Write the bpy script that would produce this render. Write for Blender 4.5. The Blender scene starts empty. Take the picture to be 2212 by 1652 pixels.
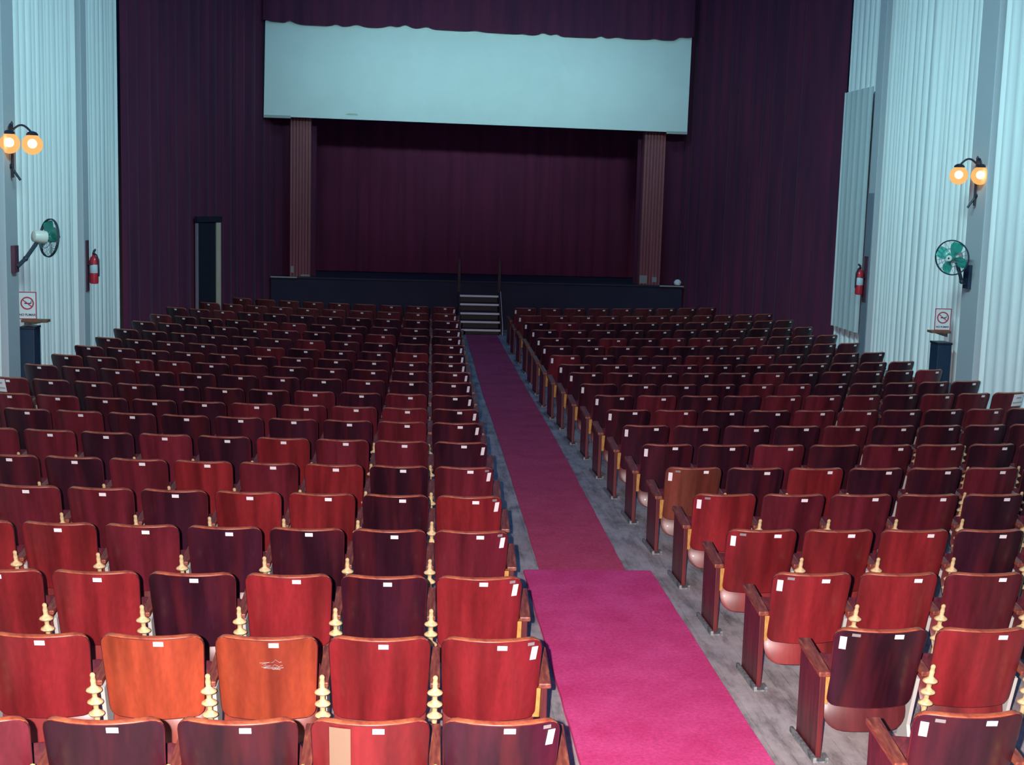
import bpy, bmesh, math, random
from mathutils import Vector, Matrix

scene = bpy.context.scene
C = scene.collection
PI = math.pi

# ------------------------------------------------------------------ camera
YAW, PITCH, ROLL, FPX = 0.077529, 0.137285, -0.0284165, 2867.48
CAM_Z = 2.771
def cam_axes():
    f = Vector((math.sin(YAW)*math.cos(PITCH), math.cos(YAW)*math.cos(PITCH), -math.sin(PITCH)))
    r = Vector((math.cos(YAW), -math.sin(YAW), 0))
    d = f.cross(r)
    return math.cos(ROLL)*r + math.sin(ROLL)*d, -math.sin(ROLL)*r + math.cos(ROLL)*d, f
_r, _d, _f = cam_axes()
cam_data = bpy.data.cameras.new('camera')
cam = bpy.data.objects.new('camera', cam_data); C.objects.link(cam)
m3 = Matrix((_r, -_d, -_f)).transposed()
cam.matrix_world = Matrix.Translation((0, 0, CAM_Z)) @ m3.to_4x4()
cam_data.sensor_fit = 'HORIZONTAL'; cam_data.sensor_width = 36.0
cam_data.lens = FPX/2212*36.0
cam_data.clip_end = 200
scene.camera = cam

# ------------------------------------------------------------------ light
scene.view_settings.view_transform = 'Standard'
scene.view_settings.look = 'None'
scene.view_settings.exposure = 0.0
scene.view_settings.gamma = 1.0
scene.cycles.max_bounces = 6
scene.cycles.use_denoising = True

w = bpy.data.worlds.new('world'); scene.world = w; w.use_nodes = True
bg = w.node_tree.nodes['Background']
bg.inputs['Color'].default_value = (0.05, 0.28, 1.0, 1)
bg.inputs['Strength'].default_value = 0.24

def point_light(name, loc, power, color, radius):
    l = bpy.data.lights.new(name, 'POINT'); l.energy = power; l.color = color; l.shadow_soft_size = radius
    o = bpy.data.objects.new(name, l); o.location = loc; C.objects.link(o); return o
# the flash gun beside the lens
fl = bpy.data.lights.new('flash_gun', 'SPOT'); fl.energy = 5000; fl.color = (1.0, 0.86, 0.84); fl.shadow_soft_size = .02
fl.spot_size = math.radians(70); fl.spot_blend = 1.0
fo = bpy.data.objects.new('flash_gun', fl); C.objects.link(fo); fo.location = (-0.15, -0.02, CAM_Z+0.06)
fo.rotation_euler = (math.radians(90-28), 0, -YAW); fo.scale = (1.8, 1, 1)
# added wash strips out of view: two brighten the side walls, one the screen
def wash(name, loc, target, sx, sy, power, spread):
    l = bpy.data.lights.new(name, 'AREA'); l.shape = 'RECTANGLE'; l.size = sx; l.size_y = sy
    l.energy = power; l.color = (0.46, 0.94, 1.0); l.spread = math.radians(spread)
    o = bpy.data.objects.new(name, l); C.objects.link(o); o.location = loc
    dv = Vector(target)-Vector(loc); up = Vector((0, 1, 0)) if abs(dv.x) > 1 else Vector((1, 0, 0))   # the long side runs along this
    z = -dv.normalized(); y = (up-z*up.dot(z)).normalized(); x = y.cross(z)
    o.rotation_euler = Matrix((x, y, z)).transposed().to_euler()
wash('added_wash_left', (1.4, 11.0, 9.0), (-5.2, 18.5, 3.6), .5, 14, 195, 50)
wash('added_wash_right', (1.5, 10.5, 9.0), (8.2, 17.6, 3.6), .5, 15, 255, 50)
wash('added_wash_screen', (1.4, 14.0, 7.0), (1.4, 28.0, 5.2), .5, 7.0, 58, 28)

# ------------------------------------------------------------------ materials
def new_mat(name, color=(.5,.5,.5), rough=.5, spec=.5, coat=0.0, metal=0.0):
    m = bpy.data.materials.new(name); m.use_nodes = True
    b = m.node_tree.nodes['Principled BSDF']
    b.inputs['Base Color'].default_value = (*color, 1)
    b.inputs['Roughness'].default_value = rough
    b.inputs['Specular IOR Level'].default_value = spec
    b.inputs['Coat Weight'].default_value = coat
    b.inputs['Metallic'].default_value = metal
    return m
def nd(m, t, **kw):
    n = m.node_tree.nodes.new(t)
    for k, v in kw.items(): setattr(n, k, v)
    return n
def lk(m, a, b): m.node_tree.links.new(a, b)
def bsdf(m): return m.node_tree.nodes['Principled BSDF']
def coords(m, scale, kind='Object'):
    tc = nd(m, 'ShaderNodeTexCoord'); mp = nd(m, 'ShaderNodeMapping')
    mp.inputs['Scale'].default_value = scale
    lk(m, tc.outputs[kind], mp.inputs['Vector'])
    return mp.outputs['Vector']
def noise(m, vec, scale, detail=4, rough=.55):
    n = nd(m, 'ShaderNodeTexNoise')
    n.inputs['Scale'].default_value = scale; n.inputs['Detail'].default_value = detail
    n.inputs['Roughness'].default_value = rough
    lk(m, vec, n.inputs['Vector']); return n.outputs['Fac']
def ramp(m, fac, stops):
    r = nd(m, 'ShaderNodeValToRGB')
    e = r.color_ramp.elements
    while len(e) < len(stops): e.new(0.5)
    for i, (p, c) in enumerate(stops):
        e[i].position = p; e[i].color = (*c, 1) if len(c) == 3 else c
    lk(m, fac, r.inputs['Fac']); return r.outputs['Color']
def mul(m, a, b, fac=1.0):
    x = nd(m, 'ShaderNodeMix', data_type='RGBA', blend_type='MULTIPLY')
    x.inputs['Factor'].default_value = fac
    lk(m, a, x.inputs['A']); lk(m, b, x.inputs['B']); return x.outputs['Result']
def mixc(m, f, a, b):
    x = nd(m, 'ShaderNodeMix', data_type='RGBA')
    lk(m, f, x.inputs['Factor'])
    for s, v in (('A', a), ('B', b)):
        if isinstance(v, tuple): x.inputs[s].default_value = (*v, 1)
        else: lk(m, v, x.inputs[s])
    return x.outputs['Result']
def bump(m, h, strength, dist=.01):
    b = nd(m, 'ShaderNodeBump'); b.inputs['Strength'].default_value = strength
    b.inputs['Distance'].default_value = dist
    lk(m, h, b.inputs['Height']); lk(m, b.outputs['Normal'], bsdf(m).inputs['Normal'])
def g(v): return (v, v, v)

def mk_ply():
    m = new_mat('varnished_plywood', rough=.36, coat=.08, spec=.4)
    oi = nd(m, 'ShaderNodeObjectInfo')
    tc = nd(m, 'ShaderNodeTexCoord')
    # shift the grain from seat to seat
    sh = nd(m, 'ShaderNodeVectorMath', operation='SCALE'); sh.inputs[0].default_value = (37, 11, 23)
    lk(m, oi.outputs['Random'], sh.inputs['Scale'])
    ad = nd(m, 'ShaderNodeVectorMath', operation='ADD')
    lk(m, tc.outputs['Object'], ad.inputs[0]); lk(m, sh.outputs['Vector'], ad.inputs[1])
    mp = nd(m, 'ShaderNodeMapping'); mp.inputs['Scale'].default_value = (9, 3, .35)
    lk(m, ad.outputs['Vector'], mp.inputs['Vector'])
    mp2 = nd(m, 'ShaderNodeMapping'); mp2.inputs['Scale'].default_value = (70, 70, 4)
    lk(m, ad.outputs['Vector'], mp2.inputs['Vector'])
    wide = ramp(m, noise(m, mp.outputs['Vector'], 1.0, 2), [(.34, g(.55)), (.5, g(.95)), (.66, g(1.35))])
    fine = ramp(m, noise(m, mp2.outputs['Vector'], 1.0, 3), [(.3, g(.88)), (.7, g(1.08))])
    col = mul(m, mul(m, oi.outputs['Color'], wide), fine)
    mp4 = nd(m, 'ShaderNodeMapping'); mp4.inputs['Scale'].default_value = (6, 2, .5)
    lk(m, ad.outputs['Vector'], mp4.inputs['Vector'])
    warm = ramp(m, noise(m, mp4.outputs['Vector'], 1.3, 3), [(.48, g(0)), (.66, g(.30))])
    col = mixc(m, warm, col, (.17, .016, .018))
    # worn scratches
    mp3 = nd(m, 'ShaderNodeMapping'); mp3.inputs['Scale'].default_value = (20, 20, 9)
    lk(m, ad.outputs['Vector'], mp3.inputs['Vector'])
    scr = ramp(m, noise(m, mp3.outputs['Vector'], 3.0, 6, .7), [(.72, g(0)), (.78, g(.4))])
    col = mixc(m, scr, col, (.34, .09, .045))
    lk(m, col, bsdf(m).inputs['Base Color'])
    return m
M = {}
M['ply'] = mk_ply()
M['rim'] = new_mat('worn_orange_ply_edge', (.42, .115, .055), .4)
v = coords(M['rim'], (14, 14, 30)); lk(M['rim'], ramp(M['rim'], noise(M['rim'], v, 1.5), [(.3, (.24,.04,.022)), (.7, (.52,.15,.06))]), bsdf(M['rim']).inputs['Base Color'])
M['panel'] = new_mat('dark_red_panel_wood', (.10, .014, .018), .4)
v = coords(M['panel'], (30, 30, 3)); lk(M['panel'], ramp(M['panel'], noise(M['panel'], v, 1.2), [(.3, (.05,.008,.014)), (.7, (.15,.02,.022))]), bsdf(M['panel']).inputs['Base Color'])
M['arm'] = new_mat('worn_armrest_wood', (.22, .06, .04), .45)
v = coords(M['arm'], (40, 5, 40)); lk(M['arm'], ramp(M['arm'], noise(M['arm'], v, 1.5, 6), [(.3, (.10,.02,.02)), (.55, (.24,.06,.035)), (.8, (.42,.16,.08))]), bsdf(M['arm']).inputs['Base Color'])
M['block'] = new_mat('bare_yellow_wood', (.56, .30, .075), .6)
v = coords(M['block'], (60, 60, 8)); lk(M['block'], ramp(M['block'], noise(M['block'], v, 1.5), [(.3, (.42,.20,.05)), (.7, (.65,.36,.10))]), bsdf(M['block']).inputs['Base Color'])
M['cream'] = new_mat('cream_enamel', (.74, .55, .27), .4)
v = coords(M['cream'], (30, 30, 30)); lk(M['cream'], ramp(M['cream'], noise(M['cream'], v, 1.5), [(.3, (.55,.38,.17)), (.6, (.80,.62,.34))]), bsdf(M['cream']).inputs['Base Color'])
M['iron'] = new_mat('white_cast_iron', (.55, .54, .5), .5)
M['foot'] = new_mat('dusty_grey_iron', (.13, .15, .16), .6)
v = coords(M['foot'], (20, 20, 20)); lk(M['foot'], ramp(M['foot'], noise(M['foot'], v, 1.5), [(.35, (.07,.08,.09)), (.65, (.26,.28,.28))]), bsdf(M['foot']).inputs['Base Color'])
M['plate'] = new_mat('white_enamel_plate', (.92, .88, .9), .35)
M['tag'] = new_mat('grey_metal_tag', (.25, .24, .24), .45)

def mk_floor():
    m = new_mat('dusty_floorboards', rough=.75, spec=.25)
    v = coords(m, (1, 1, 1))
    br = nd(m, 'ShaderNodeTexBrick'); br.offset = .37
    br.inputs['Scale'].default_value = 1.0
    br.inputs['Brick Width'].default_value = 2.4; br.inputs['Row Height'].default_value = .09
    br.inputs['Mortar Size'].default_value = .003
    br.inputs['Color1'].default_value = (.36,.30,.28,1); br.inputs['Color2'].default_value = (.28,.25,.255,1)
    br.inputs['Mortar'].default_value = (.12,.11,.11,1)
    mp = nd(m, 'ShaderNodeMapping'); mp.inputs['Rotation'].default_value = (0, 0, PI/2)
    lk(m, v, mp.inputs['Vector']); lk(m, mp.outputs['Vector'], br.inputs['Vector'])
    n1 = noise(m, v, 2.2, 6, .65)
    dust = ramp(m, n1, [(.34, g(.1)), (.62, g(.95))])
    c = mixc(m, dust, br.outputs['Color'], (.52,.49,.475))
    v2 = coords(m, (9, 2.2, 1))
    c = mul(m, c, ramp(m, noise(m, v2, 1.0, 7, .7), [(.34, g(.45)), (.52, g(1.0)), (.7, g(1.25))]))
    n3 = ramp(m, noise(m, v, 1.1, 3), [(.5, g(0)), (.75, g(.55))])
    c = mixc(m, n3, c, (.38,.23,.19))
    lk(m, c, bsdf(m).inputs['Base Color'])
    bump(m, n1, .3, .01)
    return m
M['floor'] = mk_floor()
def mk_carpet(name, a, b):
    m = new_mat(name, a, .95, spec=.08)
    v = coords(m, (1, 1, 1))
    n1 = noise(m, v, 3.0, 5, .6)
    c = ramp(m, n1, [(.32, a), (.68, b)])
    c = mul(m, c, ramp(m, noise(m, v, 45, 3, .7), [(.3, g(.78)), (.7, g(1.12))]))
    lk(m, c, bsdf(m).inputs['Base Color'])
    bump(m, noise(m, v, 160, 2), .5, .004)
    return m
M['carpet_pink'] = mk_carpet('magenta_pile', (.74,.058,.215), (.88,.10,.31))
M['carpet_red'] = mk_carpet('faded_crimson_pile', (.62,.075,.15), (.72,.105,.19))

def mk_cloth(name, a, b, rough=.85, sheen=0, sc=(3,3,.25), spec=.15):
    m = new_mat(name, a, rough, spec=spec)
    v = coords(m, sc)
    lk(m, ramp(m, noise(m, v, 1.6, 4), [(.32, a), (.68, b)]), bsdf(m).inputs['Base Color'])
    if sheen: bsdf(m).inputs['Sheen Weight'].default_value = sheen
    return m
M['white_cloth'] = mk_cloth('off_white_curtain', (.80,.74,.74), (.90,.83,.82), .75)
M['grey_cloth'] = mk_cloth('thin_grey_drape', (.56,.55,.56), (.64,.62,.62), .8)
M['maroon'] = mk_cloth('maroon_drape', (.062,.014,.040), (.118,.017,.047), .8, .1)
M['maroon_deep'] = mk_cloth('crimson_brown_drape', (.095,.014,.040), (.145,.018,.050), .85, .1)
M['wall_paint'] = new_mat('grey_white_wall_paint', (.6,.58,.58), .8)
M['pilaster'] = new_mat('grey_pilaster_paint', (.50,.47,.50), .7)
M['screen'] = mk_cloth('screen_fabric', (.72,.70,.67), (.76,.74,.71), .8, sc=(1,1,1))
M['pillar'] = mk_cloth('reddish_pillar_wood', (.26,.075,.090), (.35,.10,.11), .5, sc=(14,14,.5))
M['stage_front'] = mk_cloth('navy_stage_front', (.022,.020,.040), (.032,.026,.05), .6, sc=(1,1,1))
M['stage_top'] = mk_cloth('dark_stage_boards', (.03,.035,.05), (.05,.05,.06), .6, sc=(1,6,1))
M['lip'] = new_mat('worn_pale_lip', (.40,.36,.33), .7)
M['door'] = new_mat('dark_door', (.009,.008,.018), .6)
M['jamb'] = mk_cloth('pale_jamb_paint', (.50,.38,.27), (.58,.45,.34), .6, sc=(2,2,2))
M['jamb_dim'] = new_mat('grey_jamb_paint', (.26,.2,.24), .6)
M['black'] = new_mat('black_iron', (.012,.014,.03), .45)
M['navy_box'] = new_mat('navy_cabinet_paint', (.012,.03,.065), .5)
M['brown_shelf'] = mk_cloth('brown_shelf_wood', (.17,.075,.045), (.24,.11,.06), .5, sc=(8,8,8))
M['sign_white'] = new_mat('sign_white', (.84,.76,.76), .5)
M['sign_red'] = new_mat('sign_red', (.50,.04,.075), .5)
M['sign_black'] = new_mat('sign_black', (.02,.03,.05), .5)
M['fan_green'] = new_mat('fan_green_plastic', (.03,.36,.28), .25, coat=.4)
M['fan_white'] = new_mat('fan_cream_plastic', (.80,.74,.66), .35)
M['fan_dark'] = new_mat('fan_dark_metal', (.03,.04,.06), .4)
M['wire'] = new_mat('grey_wire', (.11,.14,.17), .4)
M['ext_red'] = new_mat('extinguisher_red', (.55,.02,.035), .3, coat=.3)
M['ext_black'] = new_mat('extinguisher_black', (.02,.02,.035), .4)
M['ext_label'] = new_mat('extinguisher_label', (.55,.60,.65), .4)
M['board'] = mk_cloth('dull_maroon_board', (.10,.035,.06), (.15,.05,.07), .6, sc=(5,5,2))
M['steel'] = new_mat('step_edge_metal', (.78,.70,.70), .4)
M['step'] = new_mat('dark_step_wood', (.03,.025,.035), .6)
M['post'] = mk_cloth('brown_post_wood', (.05,.025,.025), (.09,.045,.04), .5, sc=(8,8,2))
M['paper'] = new_mat('white_paper', (.90,.84,.84), .7)
M['paper_band'] = new_mat('grey_print', (.42,.40,.42), .7)
M['dust'] = new_mat('pale_scuff', (.30,.27,.26), .9)

def mk_globe():
    m = bpy.data.materials.new('amber_lit_globe'); m.use_nodes = True
    nt = m.node_tree; nt.nodes.remove(nt.nodes['Principled BSDF'])
    out = nt.nodes['Material Output']
    e = nd(m, 'ShaderNodeEmission'); e.inputs['Color'].default_value = (1, .50, .17, 1); e.inputs['Strength'].default_value = 1.15
    t = nd(m, 'ShaderNodeBsdfTransparent'); t.inputs['Color'].default_value = (1, .85, .6, 1)
    x = nd(m, 'ShaderNodeMixShader'); x.inputs['Fac'].default_value = .3
    lk(m, e.outputs[0], x.inputs[1]); lk(m, t.outputs[0], x.inputs[2]); lk(m, x.outputs[0], out.inputs['Surface'])
    return m
M['globe'] = mk_globe()
m = bpy.data.materials.new('glowing_bulb'); m.use_nodes = True
bsdf(m).inputs['Emission Color'].default_value = (1, .74, .42, 1); bsdf(m).inputs['Emission Strength'].default_value = 14
M['bulb'] = m

# ------------------------------------------------------------------ mesh helpers
class MB:
    def __init__(s): s.v = []; s.f = []; s.mi = []; s.cur = 0
    def add(s, vs, fs):
        o = len(s.v); s.v += [tuple(p) for p in vs]
        for f in fs: s.f.append(tuple(i+o for i in f)); s.mi.append(s.cur)
    def box(s, x0, x1, y0, y1, z0, z1):
        s.add([(x0,y0,z0),(x1,y0,z0),(x1,y1,z0),(x0,y1,z0),(x0,y0,z1),(x1,y0,z1),(x1,y1,z1),(x0,y1,z1)],
              [(0,3,2,1),(4,5,6,7),(0,1,5,4),(1,2,6,5),(2,3,7,6),(3,0,4,7)])
    def hexa(s, a, b):           # two quads (bottom loop, top loop), same winding
        s.add(list(a)+list(b), [(3,2,1,0),(4,5,6,7),(0,1,5,4),(1,2,6,5),(2,3,7,6),(3,0,4,7)])
    def prism_x(s, poly, x0, x1):  # polygon in (y,z) extruded along x
        n = len(poly)
        s.add([(x0,y,z) for y,z in poly]+[(x1,y,z) for y,z in poly],
              [tuple(range(n))[::-1], tuple(range(n,2*n))]+[(i,(i+1)%n,n+(i+1)%n,n+i) for i in range(n)])
    def prism_y(s, poly, y0, y1):
        n = len(poly)
        s.add([(x,y0,z) for x,z in poly]+[(x,y1,z) for x,z in poly],
              [tuple(range(n)), tuple(range(n,2*n))[::-1]]+[(i,n+i,n+(i+1)%n,(i+1)%n) for i in range(n)])
    def lathe(s, prof, n=16, axis=None, origin=(0,0,0), shear=(0,0)):
        """profile of (r, h) turned about axis (default +Z)"""
        q = Vector((0,0,1)).rotation_difference(Vector(axis)) if axis is not None else None
        vs = []
        for r, h in prof:
            for k in range(n):
                a = 2*PI*k/n
                p = Vector((r*math.cos(a)+shear[0]*h, r*math.sin(a)+shear[1]*h, h))
                if q is not None: p = q @ p
                vs.append(p+Vector(origin))
        fs = []
        for i in range(len(prof)-1):
            for k in range(n):
                a, b = i*n+k, i*n+(k+1)%n
                fs.append((a, b, b+n, a+n))
        fs.append(tuple(range(n))[::-1]); fs.append(tuple((len(prof)-1)*n+k for k in range(n)))
        s.add(vs, fs)
    def sphere(s, c, r, n=20, m=12):
        s.lathe([(max(1e-4, r*math.sin(PI*i/m)), -r*math.cos(PI*i/m)) for i in range(m+1)], n, None, c)
    def tube(s, pts, r, n=8):
        pts = [Vector(p) for p in pts]; vs = []; N = len(pts)
        for i, p in enumerate(pts):
            t = (pts[min(i+1,N-1)]-pts[max(i-1,0)]).normalized()
            u = t.orthogonal().normalized() if i == 0 else (u - t*u.dot(t)).normalized()
            w_ = t.cross(u)
            for k in range(n):
                a = 2*PI*k/n; vs.append(p+(u*math.cos(a)+w_*math.sin(a))*r)
        fs = [(i*n+k, i*n+(k+1)%n, (i+1)*n+(k+1)%n, (i+1)*n+k) for i in range(N-1) for k in range(n)]
        fs += [tuple(range(n))[::-1], tuple((N-1)*n+k for k in range(n))]
        s.add(vs, fs)
    def torus(s, c, axis, R, r, n=40, k=6):
        q = Vector((0,0,1)).rotation_difference(Vector(axis)); vs = []
        for i in range(n):
            a = 2*PI*i/n
            for j in range(k):
                b = 2*PI*j/k
                vs.append(q @ Vector(((R+r*math.cos(b))*math.cos(a), (R+r*math.cos(b))*math.sin(a), r*math.sin(b)))+Vector(c))
        s.add(vs, [(i*k+j, ((i+1)%n)*k+j, ((i+1)%n)*k+(j+1)%k, i*k+(j+1)%k) for i in range(n) for j in range(k)])
    def mesh(s, name, mats, smooth=False, bevel=0):
        me = bpy.data.meshes.new(name); me.from_pydata(s.v, [], s.f)
        for mt in (mats if isinstance(mats, (list, tuple)) else [mats]): me.materials.append(mt)
        me.polygons.foreach_set('material_index', s.mi)
        if bevel:
            bm = bmesh.new(); bm.from_mesh(me)
            bmesh.ops.recalc_face_normals(bm, faces=bm.faces)
            es = [e for e in bm.edges if len(e.link_faces) == 2 and e.calc_face_angle(0) > .6]
            bmesh.ops.bevel(bm, geom=es, offset=bevel, segments=2, affect='EDGES', profile=.6)
            bm.to_mesh(me); bm.free()
        else:
            bm = bmesh.new(); bm.from_mesh(me); bmesh.ops.recalc_face_normals(bm, faces=bm.faces); bm.to_mesh(me); bm.free()
        if smooth:
            me.polygons.foreach_set('use_smooth', [True]*len(me.polygons))
            try: me.set_sharp_from_angle(angle=.75)
            except Exception: pass
        me.update(); return me

def obj(name, me, parent=None, loc=None, label=None):
    o = bpy.data.objects.new(name, me); C.objects.link(o)
    if parent is not None: o.parent = parent
    if loc is not None: o.location = loc
    if label: o['label'] = label
    return o
def thing(name, label, cat, loc=(0,0,0), rz=0, group=None):
    o = bpy.data.objects.new(name, None); C.objects.link(o); o.empty_display_size = .1
    o.location = loc; o.rotation_euler = (0,0,rz); return tag(o, label, cat, group)
def tag(o, label, cat, group=None):
    o['label'] = label; o['category'] = cat
    if group: o['group'] = group
    return o
def struct(name, me, parent=None):
    o = obj(name, me, parent)
    if parent is None: o['kind'] = 'structure'
    return o

# ------------------------------------------------------------------ room shell
WL, WR = -5.27, 8.22
b = MB(); b.box(WL-.3, WR+.3, -2.0, 32.5, -.2, 0); struct('floor', b.mesh('floor', M['floor']))
b = MB(); b.box(WL-.15, WL, -2.0, 32.5, 0, 7.8); struct('wall_left', b.mesh('wall_left', M['wall_paint']))
b = MB(); b.box(WR, WR+.15, -2.0, 32.5, 0, 7.8); struct('wall_right', b.mesh('wall_right', M['wall_paint']))
b = MB(); b.box(WL-.15, WR+.15, 32.3, 32.45, 0, 7.8); struct('wall_back', b.mesh('wall_back', M['stage_front']))
# pilasters standing out of the side walls
def pilaster(name, x0, x1, y0, y1, z0=0, z1=7.6, mt='pilaster'):
    b = MB(); b.box(min(x0,x1), max(x0,x1), y0, y1, z0, z1); return struct(name, b.mesh(name, M[mt], bevel=.012))
PLX, PRX = -5.05, 7.98          # faces of the two large pilasters
pilaster('trim_1', WL, PLX, 17.05, 17.56)
pilaster('trim_2', WR, PRX, 18.20, 18.78)
pilaster('trim_3', WL, -5.11, 21.25, 21.60)
pilaster('trim_4', WR, 8.06, 22.93, 23.28)

# ------------------------------------------------------------------ curtains
def curtain_mesh(name, path, z0, z1, amp, wmin, wmax, mt, seed, nz=10, hem=None, drift=.02):
    rnd = random.Random(seed)
    P = [Vector((x, y, 0)) for x, y in path]
    seg = [(P[i], P[i+1], (P[i+1]-P[i]).length) for i in range(len(P)-1)]
    L = sum(s_[2] for s_ in seg)
    def at(s_):
        for a, c, l in seg:
            if s_ <= l+1e-6: t = (c-a).normalized(); return a+t*s_, Vector((t.y, -t.x, 0))
            s_ -= l
        a, c, l = seg[-1]; t = (c-a).normalized(); return c, Vector((t.y, -t.x, 0))
    folds = []; x = 0
    while x < L:
        fw = rnd.uniform(wmin, wmax); folds.append((x, fw, rnd.uniform(.45, 1.0), rnd.uniform(-1, 1))); x += fw
    pts = []
    for fs, fw, a, ph in folds:
        for k in range(8):
            u = k/8
            s_ = fs+fw*u
            if s_ > L: break
            h = a*(abs(math.sin(PI*u))**.75)
            pts.append((s_, h, ph, math.sin(2*PI*u)))
    pts.append((L, 0, 0, 0))
    vs, fs_ = [], []
    n = len(pts)
    for iz in range(nz+1):
        tz = iz/nz
        for s_, h, ph, q in pts:
            sway = drift*ph*(1-tz)*math.sin(1.7*tz*3+ph*3)
            p, nn = at(min(L, max(0, s_+sway*.6)))
            zz0 = z0 + (hem(s_) if hem else 0)
            p = p + nn*(amp*h*(.85+.3*(1-tz)) + sway*.3)
            vs.append((p.x, p.y, zz0+(z1-zz0)*tz))
    for iz in range(nz):
        for i in range(n-1):
            a = iz*n+i; fs_.append((a, a+1, a+n+1, a+n))
    me = bpy.data.meshes.new(name); me.from_pydata(vs, [], fs_); me.materials.append(mt)
    me.polygons.foreach_set('use_smooth', [True]*len(me.polygons)); me.update(); return me

ZT = 7.5
def side_curtain(path, seed, label, wmin=.13, wmax=.36, amp=.15):
    o = obj('side_curtain', curtain_mesh('side_curtain', path, .03, ZT, amp, wmin, wmax, M['white_cloth'], seed))
    return tag(o, label, 'curtain', 'white pleated wall curtains')
# left wall: the folds stand towards the hall (+x): path runs towards the viewer
side_curtain([(-5.13, 17.03), (-5.13, 14.6)], 1, 'white pleated curtain at the left edge of the photo, in front of the first pilaster', amp=.09)
side_curtain([(-5.19, 21.22), (-5.21, 17.60)], 2, 'wide white pleated curtain behind the wall fan on the left wall', .12, .30)
side_curtain([(-5.21, 24.22), (-5.21, 21.64)], 3, 'white pleated curtain on the left wall between extinguisher and maroon drape', .18, .42)
side_curtain([(8.08, 14.4), (8.06, 18.16)], 4, 'white pleated curtain at the right edge of the photo beside the grey pilaster', .12, .34, .09)
side_curtain([(8.16, 18.82), (8.14, 22.89)], 5, 'wide white pleated curtain behind the wall fan on the right wall', .12, .30)
side_curtain([(8.16, 23.32), (8.16, 25.05)], 6, 'white pleated curtain on the right wall partly covered by a grey drape', .16, .34)
o = obj('grey_drape', curtain_mesh('grey_drape', [(8.045, 23.32), (8.045, 24.9)], .54, 4.92, .05, .16, .34, M['grey_cloth'], 9))
tag(o, 'thin grey drape hung over the white curtain next to the right extinguisher', 'drape')
# lower grey board on the right narrow pilaster
b = MB(); b.box(8.045, 8.06, 22.95, 23.26, 0, 3.05); struct('trim_5', b.mesh('trim_5', new_mat('dull_blue_grey_board', (.22,.22,.27), .7)))

LS0, LS1 = Vector((-5.17, 24.28)), Vector((-3.02, 28.30))
def ls(t): p = LS0.lerp(LS1, t); return (p.x, p.y)
o = obj('stage_curtain', curtain_mesh('stage_curtain', [ls(0), ls(1), (-3.0, 28.6), (-2.05, 28.72)], .02, ZT, .07, .16, .40, M['maroon'], 21))
tag(o, 'tall maroon drape left of the stage, around the narrow dark door', 'curtain', 'maroon side drapes of the stage')
o = obj('stage_curtain', curtain_mesh('stage_curtain', [(4.80, 28.72), (5.82, 28.6), (5.85, 28.35), (8.12, 25.02)], .02, ZT, .07, .16, .40, M['maroon'], 22))
tag(o, 'tall maroon drape right of the stage, beyond the grey drape', 'curtain', 'maroon side drapes of the stage')
o = obj('backdrop_curtain', curtain_mesh('backdrop_curtain', [(-3.0, 30.5), (5.9, 30.7)], 1.04, ZT, .10, .25, .6, M['maroon_deep'], 23))
tag(o, 'dark crimson closed curtain at the back of the stage between the pillars', 'curtain')
rnd = random.Random(5)
bumps = [(rnd.uniform(0, 9.2), rnd.uniform(.015, .05), rnd.uniform(.07, .16)) for _ in range(26)]
def hemf(s_): return -.0075*s_ + sum(a*math.exp(-((s_-c)/w_)**2) for c, a, w_ in bumps) - .012*math.sin(s_*1.3)
o = obj('valance_curtain', curtain_mesh('valance_curtain', [(-3.09, 27.90), (5.74, 27.90)], 6.165, ZT, .035, .18, .4, M['maroon'], 24, nz=6, hem=hemf, drift=0))
tag(o, 'maroon valance with an uneven hem across the top of the white screen', 'curtain')

# ------------------------------------------------------------------ stage
b = MB(); b.box(-2.95, 5.80, 28.2, 32.2, 0, 1.0); st = struct('stage_platform', b.mesh('stage_platform', M['stage_front'], bevel=.01))
b = MB(); b.box(-2.95, 5.80, 28.16, 32.2, 1.0, 1.025); struct('stage_boards', b.mesh('stage_boards', M['stage_top']), st)
for x0, x1 in ((-2.95, -2.4), (5.3, 5.82)):
    b = MB(); b.box(x0, x1, 28.13, 28.16, 1.002, 1.028); struct('stage_lip', b.mesh('stage_lip', M['lip'], bevel=.004), st)
def pillar(x0, x1, label):
    t = thing('stage_pillar', label, 'pillar', ((x0+x1)/2, 28.4, 1.025), 0, 'fluted pillars on the stage edge')
    h = (x1-x0)/2; b = MB()
    n = 7; poly = [(-h, .12)]
    poly = []
    step = 2*h/n
    for k in range(n):
        a = -h+k*step
        poly += [(a+.004, -.10), (a+step*.25, -.128), (a+step*.75, -.128), (a+step-.004, -.10)]
    pts = poly+[(h, .12), (-h, .12)]
    m_ = len(pts)
    b.add([(x,y,0) for x,y in pts]+[(x,y,6.4) for x,y in pts], [tuple(range(m_))[::-1], tuple(range(m_,2*m_))]+[(i,(i+1)%m_,m_+(i+1)%m_,m_+i) for i in range(m_)])
    obj('shaft', b.mesh('pillar_shaft', M['pillar']), t)
    return t
tp = pillar(-2.575, -2.13, 'reddish fluted wooden pillar at the left end of the stage front')
b = MB(); b.box(-.19, -.13, -.134, -.128, .08, .22); b.box(.02, .20, -.134, -.128, .01, .05); obj('paint_scuff', b.mesh('paint_scuff', M['dust']), tp, label='pale scuffed patches near the foot')
tp = pillar(4.865, 5.335, 'reddish fluted wooden pillar at the right end of the stage front')
b = MB(); b.box(-.22, -.06, -.134, -.128, .03, .20); b.box(.05, .15, -.134, -.128, .06, .17); obj('paint_scuff', b.mesh('paint_scuff', M['dust']), tp, label='pale scuffed patches near the foot')
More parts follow.
